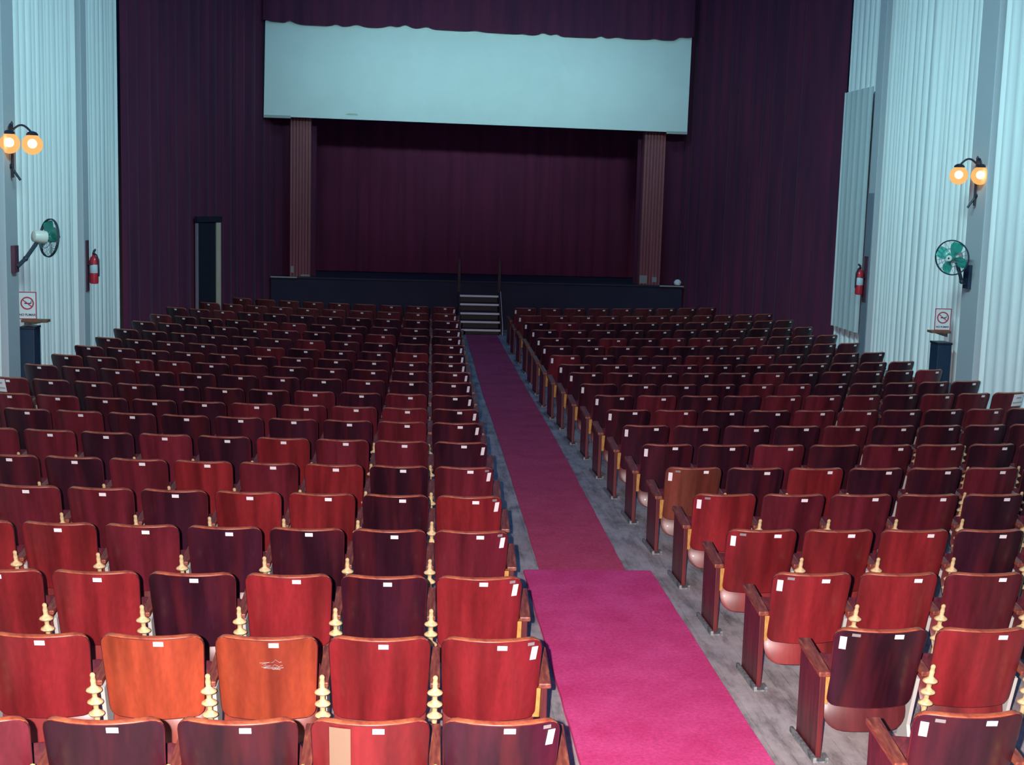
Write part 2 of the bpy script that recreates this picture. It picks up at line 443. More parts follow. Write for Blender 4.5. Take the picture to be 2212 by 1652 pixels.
# a pale crumpled thing on the stage edge right of the right pillar
b = MB(); b.lathe([(.02,0),(.07,.02),(.085,.07),(.05,.12),(.02,.13)], 10)
o = obj('crumpled_paper', b.mesh('crumpled_paper', M['paper'], smooth=True), None, (5.70, 28.22, 1.028)); tag(o, 'small pale crumpled object on the stage edge past the right pillar', 'paper')

# screen
t = thing('cinema_screen', 'wide pale blue-white projection screen above the stage', 'screen', (1.32, 28.0, 4.25))
b = MB(); b.hexa([(-4.40,-.03,.06),(4.39,-.03,.0),(4.39,.03,.0),(-4.40,.03,.06)], [(-4.37,-.03,2.15),(4.40,-.03,2.15),(4.40,.03,2.15),(-4.37,.03,2.15)])
obj('screen_cloth', b.mesh('screen_cloth', M['screen'], bevel=.006), t)
b = MB(); b.box(-4.40, -3.85, -.04, -.032, .03, .085); b.box(3.95, 4.39, -.04, -.032, -.035, .02)
obj('bottom_batten', b.mesh('bottom_batten', M['lip']), t, label='dull ends of the bottom batten')
b = MB(); b.prism_y([(-2.75,.135),(-2.48,.13),(-2.50,.165),(-2.68,.17)], -.034, -.0315); obj('stain', b.mesh('screen_stain', new_mat('olive_stain', (.52,.50,.36), .8)), t, label='small olive stain')

# steps up to the stage
t = thing('stage_steps', 'small dark staircase with five pale edged treads up to the stage', 'steps', (1.42, 28.1, 0))
zs = (.747, .586, .417, .261, .115)
for k, z in enumerate(zs):
    y1 = -.20-.22*k+.18
    tr = MB(); tr.box(-.40, .40, y1-.22, y1, z-.035, z)
    o = obj('tread', tr.mesh('tread', M['step'], bevel=.004), t)
    e = MB(); e.box(-.405, .405, y1-.235, y1-.215, z-.036, z+.004); obj('tread_edge', e.mesh('tread_edge', M['steel']), o, label='pale metal nosing')
    r = MB(); r.box(-.39, .39, y1-.02, y1-.005, max(.0, z-.155), z-.037); obj('riser', r.mesh('riser', M['step']), o)
for sx in (-.425, .425):
    s_ = MB(); s_.prism_x([(-.02, 0), (-.02, .80), (-.20, .80), (-1.12, .15), (-1.12, 0)], sx-.018, sx+.018)
    so = obj('stringer', s_.mesh('stringer', M['post'], bevel=.004), t)
    p = MB(); p.box(sx-.03, sx+.03, -.12, -.06, .80, 1.50)
    obj('handrail_post', p.mesh('handrail_post', M['post'], bevel=.006), t)
b = MB(); b.box(.40, .412, -1.13, -.2, .0, .012); b.prism_x([(-1.14, 0), (-1.14, .20), (-.22, .84), (-.22, .80), (-1.115, .16), (-1.115, 0)], .445, .455)
obj('edge_strip', b.mesh('edge_strip', M['steel']), t, label='pale strip along the right stringer')

# narrow door in the left drape
d = (LS1-LS0).normalized(); nrm = Vector((d.y, -d.x))      # towards the hall
def spl(s_, off, z): p = LS0+d*s_+nrm*off; return (p.x, p.y, z)
def splbox(mb, s0, s1, o0, o1, z0, z1):
    mb.hexa([spl(s0,o0,z0), spl(s1,o0,z0), spl(s1,o1,z0), spl(s0,o1,z0)], [spl(s0,o0,z1), spl(s1,o0,z1), spl(s1,o1,z1), spl(s0,o1,z1)])
S0 = (Vector((-4.22, 26.03))-LS0).length; S1 = (Vector((-3.935, 26.57))-LS0).length; S2 = S1+.12
b = MB(); splbox(b, S0+.03, S1-.005, .085, .12, .0, 2.16); dr = struct('door_1', b.mesh('door_1', M['door'], bevel=.004))
b = MB(); splbox(b, S0, S0+.025, .085, .14, 0, 2.14); obj('door_jamb', b.mesh('door_jamb', M['jamb_dim']), dr, label='thin grey left jamb')
b = MB(); splbox(b, S1, S2, .085, .15, 0, 2.15); obj('door_jamb', b.mesh('door_jamb', M['jamb'], bevel=.004), dr, label='pale beige right jamb')
b = MB(); splbox(b, S0-.02, S2+.03, .085, .16, 2.165, 2.27); obj('door_lintel', b.mesh('door_lintel', M['door']), dr)

# ------------------------------------------------------------------ carpets
def strip(name, pts, mt, label, z=.008, wob=.0, seed=1):
    rnd = random.Random(seed); b = MB(); vs = []; fs = []
    rows = []
    for (ya, xa0, xa1), (yb, xb0, xb1) in zip(pts[:-1], pts[1:]):
        n = max(1, int((yb-ya)/.25))
        for k in range(n): u = k/n; rows.append((ya+(yb-ya)*u, xa0+(xb0-xa0)*u, xa1+(xb1-xa1)*u))
    rows.append(pts[-1])
    for y, x0, x1 in rows:
        a = x0+rnd.uniform(-wob, wob); c = x1+rnd.uniform(-wob, wob)
        vs += [(a, y, .001), (a+.004, y, z), (c-.004, y, z), (c, y, .001)]
    n = len(rows)
    for i in range(n-1):
        for j in range(3): fs.append((i*4+j, i*4+j+1, i*4+j+5, i*4+j+4))
    fs.append((0,1,2,3)); fs.append(tuple((n-1)*4+k for k in (3,2,1,0)))
    b.add(vs, fs)
    return tag(obj(name, b.mesh(name, mt)), label, 'carpet')
strip('aisle_runner', [(9.65, 1.00, 1.66), (14.5, 1.035, 1.71), (18.8, 1.04, 1.72), (26.95, 1.12, 1.76)], M['carpet_red'], 'long narrow crimson runner down the aisle to the stage steps', .008, .004, 3)
strip('aisle_carpet', [(-1.5, .87, 1.86), (9.64, .875, 1.845)], M['carpet_pink'], 'wide bright magenta carpet in the near half of the aisle', .02, .003, 4)

# ------------------------------------------------------------------ theatre seats
ZTOP, ZBOT, REC, SAG, HWID = .715, .268, .30, .072, .228
def yb(x, z): return REC*(ZTOP-z)+SAG*(x/HWID)**2
def shell_mesh(name, W0, W1, z0, z1, r0, r1, yfun, th, nu=14, rim_bev=.008):
    H = z1-z0; N = 16
    ts = [0, .015, .04, .075, .12, .18, .26, .36, .5, .64, .74, .82, .88, .925, .96, .985, 1.0]
    vs = []
    for t_ in ts:
        z = z0+H*t_; W = W0+(W1-W0)*t_
        d1 = z1-z; d0 = z-z0; hw = W
        if d1 < r1: hw = W-r1+math.sqrt(max(0, r1*r1-(r1-d1)**2))
        if d0 < r0: hw = W-r0+math.sqrt(max(0, r0*r0-(r0-d0)**2))
        for k in range(nu+1):
            x = hw*(2*k/nu-1); vs.append((x, yfun(x, z), z))
    fs = [(i*(nu+1)+k, i*(nu+1)+k+1, (i+1)*(nu+1)+k+1, (i+1)*(nu+1)+k) for i in range(len(ts)-1) for k in range(nu)]
    me = bpy.data.meshes.new(name); me.from_pydata(vs, [], fs); me.update()
    me.materials.append(M['ply']); me.materials.append(M['rim'])
    o = bpy.data.objects.new(name, me); C.objects.link(o)
    s_ = o.modifiers.new('s', 'SOLIDIFY'); s_.thickness = th; s_.offset = -1; s_.material_offset_rim = 1; s_.use_even_offset = True
    bv = o.modifiers.new('b', 'BEVEL'); bv.width = rim_bev; bv.segments = 3; bv.limit_method = 'ANGLE'; bv.angle_limit = 1.0; bv.material = 1
    dg = bpy.context.evaluated_depsgraph_get(); out = bpy.data.meshes.new_from_object(o.evaluated_get(dg))
    bpy.data.objects.remove(o)
    out.polygons.foreach_set('use_smooth', [True]*len(out.polygons))
    try: out.set_sharp_from_angle(angle=1.2)
    except Exception: pass
    for p_ in out.polygons:
        p_.material_index = 1 if (p_.normal.z > .3 and p_.center.z > z1-.07) else (2 if p_.material_index == 1 else 0)
    out.materials.append(M['panel'])
    out.name = name; return out
ME = {}
ME['backrest'] = shell_mesh('backrest', HWID*.93, HWID, ZBOT, ZTOP, .05, .055, yb, .030)
def ypan(x, z):
    t_ = (z-.125)/.36
    return .185+.21*t_-.05*math.sin(PI*min(1, max(0, t_)))+.035*(x/.21)**2
ME['pan'] = shell_mesh('seat_pan', .205, .215, .125, .47, .09, .03, ypan, .022)
ME['pan'].materials[1] = M['panel']
def spindle():
    b = MB()
    prof = [(.014,-.02),(.012,.17),(.014,.18)]
    for zc in (.215, .280, .345):
        prof += [(.013, zc-.022), (.020, zc-.015), (.034, zc-.013), (.038, zc-.006), (.034, zc+.003), (.020, zc+.012), (.0125, zc+.020)]
    prof += [(.013,.385),(.014,.39),(.011,.41),(.012,.415),(.013,.422),(.009,.432),(.001,.436)]
    b.lathe(prof, 14, shear=(0, -REC)); return b.mesh('spindle', M['cream'], smooth=True)
ME['spindle'] = spindle()
def standard():
    b = MB(); b.prism_x([(.24,.0),(.42,.0),(.38,.12),(.40,.44),(.20,.40),(.25,.24),(.285,.12)], -.010, .010)
    b.box(-.03, .03, .22, .44, 0, .012)
    return b.mesh('standard', M['iron'], bevel=.003)
ME['standard'] = standard()
def armrest(w_):
    b = MB(); y0, y1 = .11, .47
    b.hexa([(-w_,y0,.445),(w_,y0,.445),(w_*1.1,y1,.50),(-w_*1.1,y1,.50)], [(-w_,y0,.472),(w_,y0,.472),(w_*1.1,y1,.532),(-w_*1.1,y1,.532)])
    return b.mesh('armrest', M['arm'], bevel=.007)
ME['armrest'] = armrest(.024)
ME['end_armrest'] = armrest(.030)
def end_panel():
    b = MB(); b.prism_x([(.135,.012),(.465,.012),(.465,.50),(.135,.448)], -.015, .015)
    return b.mesh('end_panel', M['panel'], bevel=.004)
ME['end_panel'] = end_panel()
def foot():
    b = MB(); b.box(-.04, .04, .09, .50, 0, .012); b.box(-.04, -.022, .09, .50, .012, .03); b.box(.022, .04, .09, .16, .012, .03)
    return b.mesh('floor_bracket', M['foot'], bevel=.003)
ME['foot'] = foot()
def block(s):
    b = MB(); x0, x1 = (.212, .246)
    ys = lambda z: yb(.22, z)+.0
    q = lambda z: [(x0,ys(z)-.006,z),(x1,ys(z)-.006,z),(x1,ys(z)+.05,z),(x0,ys(z)+.05,z)]
    b.hexa(q(.27), q(.435))
    if s < 0: b.v = [(-x,y,z) for x,y,z in b.v]
    return b.mesh('mounting_block', M['block'], bevel=.003)
ME['block1'], ME['block-1'] = block(1), block(-1)
def plate(name, xc, zc, w_, h_, mt, tilt=0.0):
    b = MB(); out = []
    for off in (-.0005, -.004):
        q = []
        for sx, sz in ((-1,-1),(1,-1),(1,1),(-1,1)):
            x = xc+sx*w_/2+sz*tilt*h_/2; z = zc+sz*h_/2; q.append((x, yb(x, z)+off-.001, z))
        out.append(q)
    b.hexa(out[0], out[1]); return b.mesh(name, mt)
ME['num'] = plate('number_plate', 0, .684, .047, .024, M['plate'])
ME['ref1'] = plate('edge_marker', .185, .640, .028, .070, M['plate'], .12)
ME['ref-1'] = plate('edge_marker', -.185, .640, .028, .070, M['plate'], -.02)
ME['tag1'] = plate('number_tag', .17, .692, .03, .016, M['tag'])
ME['tag-1'] = plate('number_tag', -.135, .690, .036, .016, M['tag'])

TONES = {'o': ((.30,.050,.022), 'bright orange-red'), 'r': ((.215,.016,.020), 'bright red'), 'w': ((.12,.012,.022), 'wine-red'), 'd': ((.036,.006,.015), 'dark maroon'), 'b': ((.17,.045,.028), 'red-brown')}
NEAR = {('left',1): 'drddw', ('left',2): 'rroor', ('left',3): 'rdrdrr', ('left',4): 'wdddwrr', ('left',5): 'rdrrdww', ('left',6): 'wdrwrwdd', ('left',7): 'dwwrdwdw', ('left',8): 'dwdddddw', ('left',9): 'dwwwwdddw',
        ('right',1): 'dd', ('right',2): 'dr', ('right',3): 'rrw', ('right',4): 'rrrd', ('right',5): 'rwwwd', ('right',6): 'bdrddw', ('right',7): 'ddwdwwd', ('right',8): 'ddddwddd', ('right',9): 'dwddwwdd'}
ORD = ['', 'first','second','third','fourth','fifth','sixth','seventh','eighth','ninth','tenth','eleventh','twelfth','thirteenth','fourteenth','fifteenth','sixteenth','seventeenth','eighteenth','nineteenth','twentieth']
LX = [.60,.62,.61,.61,.635,.64,.648,.645,.66,.655,.68,.69,.69,.71,.73,.74,.77,.79,.80,.83]
LY = [5.02,6.01,7.03,8.04,9.01,10.01,11.06,12.03,12.83,13.75,14.73,15.62,16.50,17.44,18.51,19.63,20.75,22.16,23.55,25.00]
RX = [2.14,2.15,2.10,2.07,2.07,2.04,2.02,2.00,1.98,1.98,1.935,1.92,1.88,1.87,1.88,1.90,1.93,1.92,1.92,1.97]
RY = [5.09,6.17,7.15,8.14,9.17,10.11,11.10,12.06,12.97,13.95,14.82,15.80,16.58,17.55,18.67,19.75,20.98,22.24,23.54,25.18]
PMUL = {1: {2: 1.015, 3: 1.02, 9: 1.012, 10: .985, 11: .988, 12: .985, 13: .982, 14: .987, 16: 1.006, 17: 1.01, 18: 1.014, 19: 1.025, 20: 1.035},
        -1: {8: .98, 10: .98, 11: .972, 12: .970, 13: .973, 14: .974, 15: .99, 18: 1.013}}
def pitch_of(r): return .523 if r <= 2 else .512 if r <= 5 else .503 if r <= 8 else .492
def curv(r): return (.004+.0022*(r-1)) if r <= 9 else min(.053, .026+.0037*(r-10))
def visible(x, y, z=.72, mx=80):
    p = Vector((x, y, z-CAM_Z)); dep = p.dot(_f)
    if dep <= .5: return False
    px = 1106+FPX*p.dot(_r)/dep; py = 826+FPX*p.dot(_d)/dep
    return -mx-FPX*.25/dep*0 < px-math.copysign(FPX*.25/dep, px-1106) and -mx < px+mx and -20 < px+FPX*.25/dep and px-FPX*.25/dep < 2232

rs = random.Random(77)
def seat_parts(root, s, col, aisle, far, last, jit, r):
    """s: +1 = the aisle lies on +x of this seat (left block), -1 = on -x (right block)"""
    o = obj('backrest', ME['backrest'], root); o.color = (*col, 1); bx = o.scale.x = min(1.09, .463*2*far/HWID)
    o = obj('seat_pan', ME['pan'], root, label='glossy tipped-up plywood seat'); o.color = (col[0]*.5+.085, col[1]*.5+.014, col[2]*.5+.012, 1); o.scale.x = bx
    xg = -s*far
    if not last:
        obj('armrest', ME['armrest'], root, (xg, 0, 0)); obj('standard', ME['standard'], root, (xg, 0, 0), 'white cast-iron standard')
        if r <= 8: obj('spindle', ME['spindle'], root, (xg, .16, .105-(.02 if r > 5 else 0)), 'cream turned spindle with three rings')
    else:
        obj('end_panel', ME['end_panel'], root, (-s*.262, 0, 0)); obj('armrest', ME['end_armrest'], root, (-s*.262, 0, 0))
    if jit is not None: obj('number_plate', ME['num'], root, (jit, yb(jit/bx, 0)-yb(0, 0), rs.uniform(-.004, .004)), 'white number plate')
    if aisle:
        xa = s*.262
        obj('end_panel', ME['end_panel'], root, (xa, 0, 0)); obj('armrest', ME['end_armrest'], root, (xa, 0, 0))
        obj('floor_bracket', ME['foot'], root, (xa, 0, 0), 'dusty grey floor bracket')
        obj('mounting_block', ME['block%d' % s], root, None, 'bare yellow wood block')
        obj('edge_marker', ME['ref%d' % s], root, None, 'white aisle marker strip').scale.x = bx
        if r <= 6: obj('number_tag', ME['tag%d' % s], root, None, 'small grey metal tag').scale.x = bx

far_mb = {}
def add_far(mesh, mat4, key):
    far_mb.setdefault(key, []).append((mesh, mat4))
notice_at = {}
n_seats = 0
for side, s, XS, YS in (('left', 1, LX, LY), ('right', -1, RX, RY)):
    for r in range(1, 21):
        k = curv(r)*(1 if s > 0 else .92); xa, ya = XS[r-1], YS[r-1]-.035
        p = pitch_of(r)*PMUL[s].get(r, 1); nmax = 9 if r == 20 else (10 if (r == 19 and s > 0) else 11)
        xc = xa-s*.21
        pos = []
        for i in range(nmax):
            slope = 2*k*(xc-1.2)
            y = ya+k*((xc-1.2)**2-(xa-s*.21-1.2)**2)
            pos.append((xc, y, math.atan(slope)))
            xc -= s*p*math.cos(math.atan(slope))
        for i, (x, y, a) in enumerate(pos):
            if not visible(x, y): continue
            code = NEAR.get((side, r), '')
            ch = code[i] if i < len(code) else rs.choice('ddddddddddw' if r > 10 else 'ddwddwd')  # farther rows mostly dark maroon: the flash falloff is put into their colour
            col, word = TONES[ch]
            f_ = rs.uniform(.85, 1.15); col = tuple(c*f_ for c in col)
            jit = (.035 if s > 0 else .07)+rs.uniform(-.018, .018)
            if rs.random() < .03: jit = None
            last = (i == nmax-1)
            if r >= 19:
                mt = Matrix.Translation((x, y, 0)) @ Matrix.Rotation(a, 4, 'Z')
                add_far(ME['backrest'], mt, 0); add_far(ME['pan'], mt, 0)
                for nm_, off in ((('armrest', -s*p/2), ('standard', -s*p/2)) if not last else (('end_panel', -s*.262), ('end_armrest', -s*.262))):
                    add_far(ME[nm_], mt @ Matrix.Translation((off, 0, 0)), 0)
                if jit is not None: add_far(ME['num'], mt @ Matrix.Translation((jit, 0, 0)), 0)
                if i == 0:
                    add_far(ME['end_panel'], mt @ Matrix.Translation((s*.262, 0, 0)), 0); add_far(ME['end_armrest'], mt @ Matrix.Translation((s*.262, 0, 0)), 0)
                    add_far(ME['ref%d' % s], mt, 0)
                continue
            rowtxt = 'nearest row' if r == 1 else ORD[r]+' nearest row'
            lab = f"{word} wooden theatre seat, {ORD[i+1]} from the carpet in the {side} block's {rowtxt}"
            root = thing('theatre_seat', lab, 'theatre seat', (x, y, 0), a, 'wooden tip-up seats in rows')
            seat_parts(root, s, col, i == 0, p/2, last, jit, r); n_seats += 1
            if r == 10 and i == nmax-1: notice_at[side] = (x, y, a)
print('SEATS', n_seats)
# the two rows next to the stage, beyond the three hundred nearest seats
bm = bmesh.new(); mats = []
for me, mt in far_mb.get(0, []):
    tmp = me.copy(); tmp.transform(mt)
    base = []
    for mm in tmp.materials:
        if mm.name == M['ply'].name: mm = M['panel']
        if mm not in mats: mats.append(mm)
        base.append(mats.index(mm))
    tmp.polygons.foreach_set('material_index', [base[min(pp.material_index, len(base)-1)] for pp in tmp.polygons])
    bm.from_mesh(tmp); bpy.data.meshes.remove(tmp)
me = bpy.data.meshes.new('distant_seats'); bm.to_mesh(me); bm.free()
for mm in mats: me.materials.append(mm)
o = obj('distant_theatre_seats', me); tag(o, 'two dark rows of theatre seats next to the stage, small white number plates', 'theatre seats', 'wooden tip-up seats in rows'); o['kind'] = 'stuff'

# white notices on the outer seats of a middle row
def notice(side, s):
    if side not in notice_at: return
    x, y, a = notice_at[side]
    t = thing('paper_notice', f'white paper notice on the outermost {side}-hand seat by the wall curtain', 'notice', (x, y, 0), a)
    def sheet(nm, x0, x1, z0, z1, mt, off, parent):
        b = MB(); n = 6; vs = []
        for k in range(n+1):
            xx = x0+(x1-x0)*k/n
            for z in (z0, z1):
                for o_ in (off, off-.002): vs.append((xx, yb(xx, z)+o_, z))
        fs = []
        for k in range(n):
            i = k*4
            fs += [(i,i+4,i+6,i+2),(i+1,i+3,i+7,i+5),(i,i+1,i+5,i+4),(i+2,i+6,i+7,i+3)]
        fs += [(0,2,3,1), (n*4,n*4+1,n*4+3,n*4+2)]
        b.add(vs, fs); return obj(nm, b.mesh(nm, mt), parent)
    x0, x1 = (-.19, -.01) if s > 0 else (.01, .19)
    sheet('sheet', x0, x1, .555, .70, M['paper'], -.004, t)
    sheet('printed_band', x0+.01, x1-.01, .590, .605, M['paper_band'], -.0066, t)
    sheet('printed_band', x0+.05, x1-.04, .645, .665, M['paper_band'], -.0066, t)
notice('left', 1); notice('right', -1)

# repair patch and scratches on two of the nearest backs
def find_seat(lab):
    return next(o for o in bpy.data.objects if o.get('label', '').endswith(lab))
def curved_patch(root, nm, x0, x1, z0, z1, mt, label):
    b = MB(); n = 4; vs = []; fs = []
    for k in range(n+1):
        xx = x0+(x1-x0)*k/n
        for z in (z0, z1):
            for o_ in (-.0025, -.005): vs.append((xx, yb(xx/1.07, z)+o_, z))
    for k in range(n):
        i = k*4; fs += [(i,i+4,i+6,i+2),(i+1,i+3,i+7,i+5),(i,i+1,i+5,i+4),(i+2,i+6,i+7,i+3)]
    fs += [(0,2,3,1), (n*4,n*4+1,n*4+3,n*4+2)]
    b.add(vs, fs); obj(nm, b.mesh(nm, mt), root, None, label)
curved_patch(find_seat("second from the carpet in the left block's nearest row"), 'repair_patch', -.16, -.075, .50, .695, new_mat('beige_patch', (.26,.17,.11), .6), 'beige repair patch')
root = find_seat("third from the carpet in the left block's second nearest row")
rr = random.Random(3); b = MB()
for k in range(7):
    x0 = rr.uniform(-.01, .05); z0 = rr.uniform(.545, .60); pts = []
    for j in range(5):
        x = x0+j*.012*rr.choice((1, -.4, .8)); z = z0+rr.uniform(-.012, .012); pts.append((x, yb(x/1.07, z)-.002, z))
    b.tube(pts, .0013, 4)
obj('scratches', b.mesh('scratches', M['tag']), root, None, 'pale scratched scribble')

# ------------------------------------------------------------------ wall lamps
def wall_lamp(wall_x, s, y0, zt, label):
    """s=+1: hall lies on +x of the wall"""
    t = thing('wall_lamp', label, 'lamp', (wall_x, y0, zt-.62), 0, 'twin globe lamps on the side walls')
    zt = .62
    b = MB(); b.tube([(s*.03,0,-.02),(s*.03,0,.30),(s*.03,0,.62)], .018); b.lathe([(.03,0),(.032,.02),(.02,.03)], 12, (s,0,0), (0,0,.12)); b.lathe([(.014,0),(.02,.03),(.004,.06)], 10, None, (s*.03,0,.62))
    obj('pole', b.mesh('lamp_pole', M['black'], smooth=True), t)
    b = MB(); b.tube([(s*.03,0,.09),(s*.07,.0,.03),(s*.12,.01,-.05)], .016); obj('fork', b.mesh('lamp_fork', M['black'], smooth=True), t)
    for gx, gy in ((s*.26, .06), (s*.045, -.17)):
        b = MB(); pts = []
        for k in range(9):
            u = k/8; pts.append((s*.03+(gx-s*.03)*u, gy*u, .56+.085*math.sin(PI*u)-.02*u))
        b.tube(pts, .014); obj('arm', b.mesh('lamp_arm', M['black'], smooth=True), t)
        b = MB(); b.lathe([(.02,.04),(.055,.025),(.075,0),(.07,-.012)], 16, None, (gx, gy, .525)); obj('cap', b.mesh('lamp_cap', M['black'], smooth=True), t)
        b = MB(); b.sphere((gx, gy, .40), .128, 24, 14); gl = obj('globe', b.mesh('lamp_globe', M['globe'], smooth=True), t, label='glowing amber glass globe')
        b = MB(); b.sphere((gx, gy, .41), .058, 14, 10); obj('bulb', b.mesh('lamp_bulb', M['bulb'], smooth=True), gl)
    return t
wall_lamp(PLX, 1, 17.30, 3.50, 'black twin-globe lamp glowing amber on the left wall pilaster')
wall_lamp(PRX, -1, 18.50, 3.50, 'black twin-globe lamp glowing amber on the right wall pilaster')

# ------------------------------------------------------------------ wall fans
def wall_fan(board, s, hub, axis, pivot, label, black_motor=False):
    bx, by, bz = board
    t = thing('wall_fan', label, 'fan', (bx, by, bz), 0, 'green fans on the side walls')
    L = lambda p: Vector(p)-Vector((bx, by, bz))
    b = MB(); b.box(min(0, s*.05), max(0, s*.05), -.09, .09, -.17, .17); obj('bracket_board', b.mesh('bracket_board', M['board' if s > 0 else 'navy_box'], bevel=.006), t)
    ax = Vector(axis).normalized(); h = L(hub); pv = L(pivot)
    b = MB(); b.tube([(s*.05, 0, -.10), tuple(pv), tuple(h-ax*.16-Vector((0,0,.05)))], .026); b.sphere(tuple(pv), .035, 10, 8)
    obj('arm', b.mesh('fan_arm', M['fan_dark'], smooth=True), t)
    b = MB(); b.lathe([(.035,-.24),(.07,-.225),(.085,-.17),(.085,-.06),(.06,-.045)], 20, ax, h); obj('motor', b.mesh('fan_motor', M['fan_white'], smooth=True), t, label='cream motor housing')
    q = Vector((0,0,1)).rotation_difference(ax)
    R = .245
    b = MB(); b.torus(h, ax, R, .009, 40, 6); b.torus(h-ax*.02, ax, R, .007, 40, 6)
    obj('rim', b.mesh('fan_rim', M['fan_dark'], smooth=True), t)
    b = MB()
    for front in (1, -1):
        for k in range(20):
            a = 2*PI*k/20
            pts = []
            for u in (.18, .5, .8, 1.0):
                rr = R*u; dz = front*.075*(1-u**2.2)
                pts.append(q @ Vector((rr*math.cos(a), rr*math.sin(a), dz))+h)
            b.tube(pts, .0022, 4)
        b.torus(h+ax*front*.055, ax, R*.55, .003, 32, 4)
    obj('cage', b.mesh('fan_cage', M['wire'], smooth=True), t, label='grey wire cage')
    for k in range(4):
        a0 = k*PI/2+.35; vs = []; fs = []; nr, na = 6, 5
        for i in range(nr+1):
            rr = .04+(.19)*i/nr; wd = .30+.42*math.sin(PI*min(1, .2+.75*i/nr))
            for j in range(na+1):
                u = j/na-.5; a = a0+u*wd*1.5
                vs.append(q @ Vector((rr*math.cos(a), rr*math.sin(a), .045*u*2*.6))+h)
        for i in range(nr):
            for j in range(na): fs.append((i*(na+1)+j, i*(na+1)+j+1, (i+1)*(na+1)+j+1, (i+1)*(na+1)+j))
        n0 = len(vs); vs2 = [v_-ax*.004 for v_ in vs]
        bd = MB(); bd.add(vs+vs2, fs+[tuple(i_+n0 for i_ in f[::-1]) for f in fs])
        obj('blade', bd.mesh('fan_blade', M['fan_green'], smooth=True), t, label='green fan blade')
    b = MB(); b.lathe([(.05,-.03),(.055,.02),(.05,.07),(.035,.085),(.012,.088)], 18, ax, h); obj('hub', b.mesh('fan_hub', M['fan_green'], smooth=True), t)
    b = MB(); b.lathe([(.042,.086),(.042,.096),(.02,.1)], 16, ax, h); cp = obj('badge', b.mesh('fan_badge', M['fan_white'], smooth=True), t, label='cream centre badge')
    b = MB(); b.lathe([(.013,.1),(.013,.104)], 12, ax, h); obj('badge_centre', b.mesh('badge_centre', M['sign_black']), cp)
    return t
wall_fan((PLX, 17.32, 1.84), 1, (-4.70, 17.75, 2.10), (.74, .66, -.10), (-4.93, 17.45, 1.84), 'green wall fan seen from behind, on the left pilaster')
wall_fan((PRX, 18.55, 1.85), -1, (7.66, 18.45, 2.12), (-.72, -.69, -.08), (7.86, 18.52, 1.78), 'green wall fan facing the seats, on the right pilaster')

# ------------------------------------------------------------------ extinguishers
def extinguisher(x, s, y, label, blabel):
    b = MB(); b.box(min(0, s*.02), max(0, s*.02), -.08, .08, -.40, .40)
    o = obj('backing_board', b.mesh('backing_board', M['board'], bevel=.004), None, (x, y, 1.54)); tag(o, blabel, 'board', 'boards behind the extinguishers')
    t = thing('fire_extinguisher', label, 'extinguisher', (x+s*.02, y, 1.26), 0, 'red fire extinguishers')
    c = s*.09
    b = MB(); b.lathe([(.05,0),(.066,.01),(.068,.03),(.068,.36),(.055,.41),(.028,.435),(.024,.46)], 20, None, (c,0,0)); obj('body', b.mesh('extinguisher_body', M['ext_red'], smooth=True), t)
    b = MB(); b.lathe([(.0685,.17),(.0695,.172),(.0695,.30),(.0685,.302)], 20, None, (c,0,0)); obj('label_band', b.mesh('label_band', M['ext_label'], smooth=True), t, label='pale label wrapped round the cylinder')
    b = MB(); b.lathe([(.02,.46),(.026,.47),(.02,.50)], 12, None, (c,0,0)); b.hexa([(c-.012,-.01,.50),(c+.012,-.01,.50),(c+.012,.09,.51),(c-.012,.09,.51)], [(c-.012,-.01,.52),(c+.012,-.01,.52),(c+.012,.10,.545),(c-.012,.10,.545)]); obj('valve', b.mesh('extinguisher_valve', M['ext_black']), t)
    b = MB(); b.tube([(c,-.02,.475),(c+s*.05,-.05,.46),(c+s*.085,-.05,.38),(c+s*.085,-.04,.22),(c+s*.08,-.03,.12)], .012); obj('hose', b.mesh('extinguisher_hose', M['ext_black'], smooth=True), t)
    b = MB(); b.box(min(0,c), max(0,c), -.072, .072, .30, .315) ; obj('bracket', b.mesh('extinguisher_bracket', M['ext_black']), t)
extinguisher(-5.11, 1, 21.42, 'red fire extinguisher on the left wall beside the maroon drape', 'dull maroon board behind the extinguisher on the left wall')
extinguisher(8.045, -1, 23.1, 'red fire extinguisher on the right wall beside the grey drape', 'dull maroon board behind the extinguisher on the right wall')

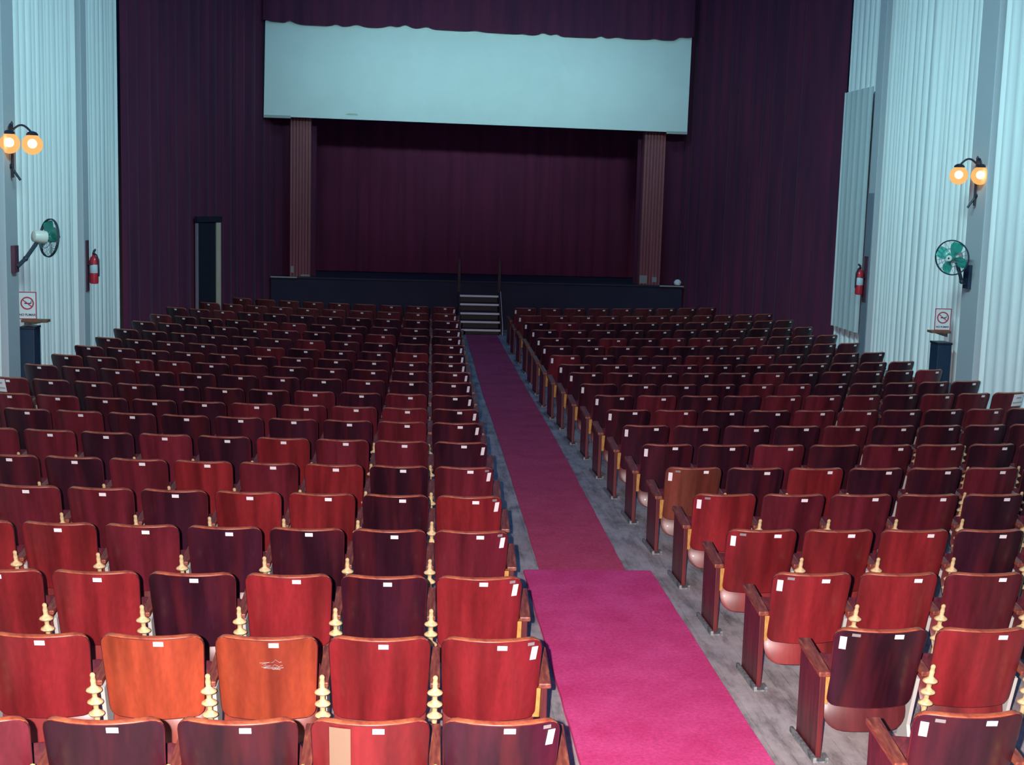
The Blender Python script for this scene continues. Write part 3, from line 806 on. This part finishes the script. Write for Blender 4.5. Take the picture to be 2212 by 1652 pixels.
# ------------------------------------------------------------------ no smoking signs, shelves, cabinets
def text_mesh(txt, size, depth=.001):
    cu = bpy.data.curves.new('lettering', 'FONT'); cu.body = txt; cu.size = size; cu.align_x = 'CENTER'; cu.extrude = depth; cu.offset = size*.02
    o = bpy.data.objects.new('lettering', cu); C.objects.link(o)
    dg = bpy.context.evaluated_depsgraph_get(); me = bpy.data.meshes.new_from_object(o.evaluated_get(dg))
    bpy.data.objects.remove(o); me.transform(Matrix.Rotation(PI/2, 4, 'X')); return me
def sign(x, y, z, w_, h_, rz, side):
    t = thing('no_smoking_sign', f'white no-smoking sign with red border standing on the {side} wall shelf', 'sign', (x, y, z), rz, 'no-smoking signs')
    b = MB(); b.box(-w_/2, w_/2, -.004, .004, 0, h_); obj('panel', b.mesh('sign_panel', M['sign_white']), t)
    b = MB(); e = .012
    for a in ((-w_/2,w_/2,h_-e,h_),(-w_/2,w_/2,0,e),(-w_/2,-w_/2+e,e,h_-e),(w_/2-e,w_/2,e,h_-e)): b.box(a[0],a[1],-.006,-.004,a[2],a[3])
    obj('border', b.mesh('sign_border', M['sign_red']), t, label='red border')
    cz = h_*.585; R = w_*.36
    b = MB(); n = 40; vs = []; fs = []
    for k in range(n):
        a = 2*PI*k/n
        for rr, yy in ((R,-.0042),(R,-.007),(R-.017,-.007),(R-.017,-.0042)): vs.append((rr*math.cos(a), yy, cz+rr*math.sin(a)))
    for k in range(n):
        for j in range(4): fs.append((k*4+j, ((k+1)%n)*4+j, ((k+1)%n)*4+(j+1)%4, k*4+(j+1)%4))
    b.add(vs, fs)
    a = -.66; dx, dz = math.cos(a), math.sin(a); px, pz = -dz*.006, dx*.006; q = R-.01
    b.hexa([(-dx*q-px,-.0042,cz-dz*q-pz),(dx*q-px,-.0042,cz+dz*q-pz),(dx*q+px,-.0042,cz+dz*q+pz),(-dx*q+px,-.0042,cz-dz*q+pz)],
           [(-dx*q-px,-.0075,cz-dz*q-pz),(dx*q-px,-.0075,cz+dz*q-pz),(dx*q+px,-.0075,cz+dz*q+pz),(-dx*q+px,-.0075,cz-dz*q+pz)])
    obj('prohibition_ring', b.mesh('prohibition_ring', M['sign_red']), t, label='red ring with slash')
    b = MB(); b.box(-.035, .05, -.0055, -.0042, cz-.010, cz+.004); b.prism_y([(.04,cz+.006),(.055,cz+.006),(.052,cz+.022),(.058,cz+.035),(.048,cz+.03)], -.0055, -.0042)
    obj('cigarette', b.mesh('cigarette', M['sign_black']), t, label='black cigarette pictogram')
    me = text_mesh('NO FUMAR', h_*.115); me.materials.append(M['sign_black'])
    obj('lettering', me, t, (0, -.0055, h_*.125))
def shelf(x, y, z, s, side, ln):
    t = thing('wall_shelf', f'brown wooden shelf under the no-smoking sign on the {side} wall', 'shelf', (x, y, z), 0, 'small shelves on the side walls')
    b = MB(); b.box(min(0, s*ln), max(0, s*ln), -.09, .09, -.035, 0); obj('board', b.mesh('shelf_board', M['brown_shelf'], bevel=.004), t)
    b = MB(); b.prism_y([(s*.02,-.036),(s*(ln-.06),-.036),(s*.02,-.10)], -.012, .012); obj('bracket', b.mesh('shelf_bracket', M['foot']), t)
def cabinet(x0, x1, y0, y1, h, side):
    t = thing('tall_cabinet', f'tall dark navy cabinet below the shelf on the {side} wall', 'cabinet', ((x0+x1)/2, (y0+y1)/2, 0), 0, 'dark cabinets under the shelves')
    w_, d_ = (x1-x0)/2, (y1-y0)/2
    b = MB(); b.box(-w_, w_, -d_, d_, 0, h-.03); obj('body', b.mesh('cabinet_body', M['navy_box'], bevel=.008), t)
    b = MB(); b.box(-w_-.008, w_+.008, -d_-.008, d_+.008, h-.03, h); obj('lid', b.mesh('cabinet_lid', M['black'], bevel=.005), t)
shelf(-5.08, 17.80, 1.03, 1, 'left', .33); shelf(8.05, 19.30, 1.00, -1, 'right', .30)
sign(-5.01, 17.77, 1.032, .235, .36, 0.06, 'left'); sign(7.935, 19.28, 1.002, .245, .33, -0.06, 'right')
cabinet(-5.09, -4.90, 17.66, 17.95, .94, 'left'); cabinet(7.84, 8.05, 19.15, 19.45, .83, 'right')
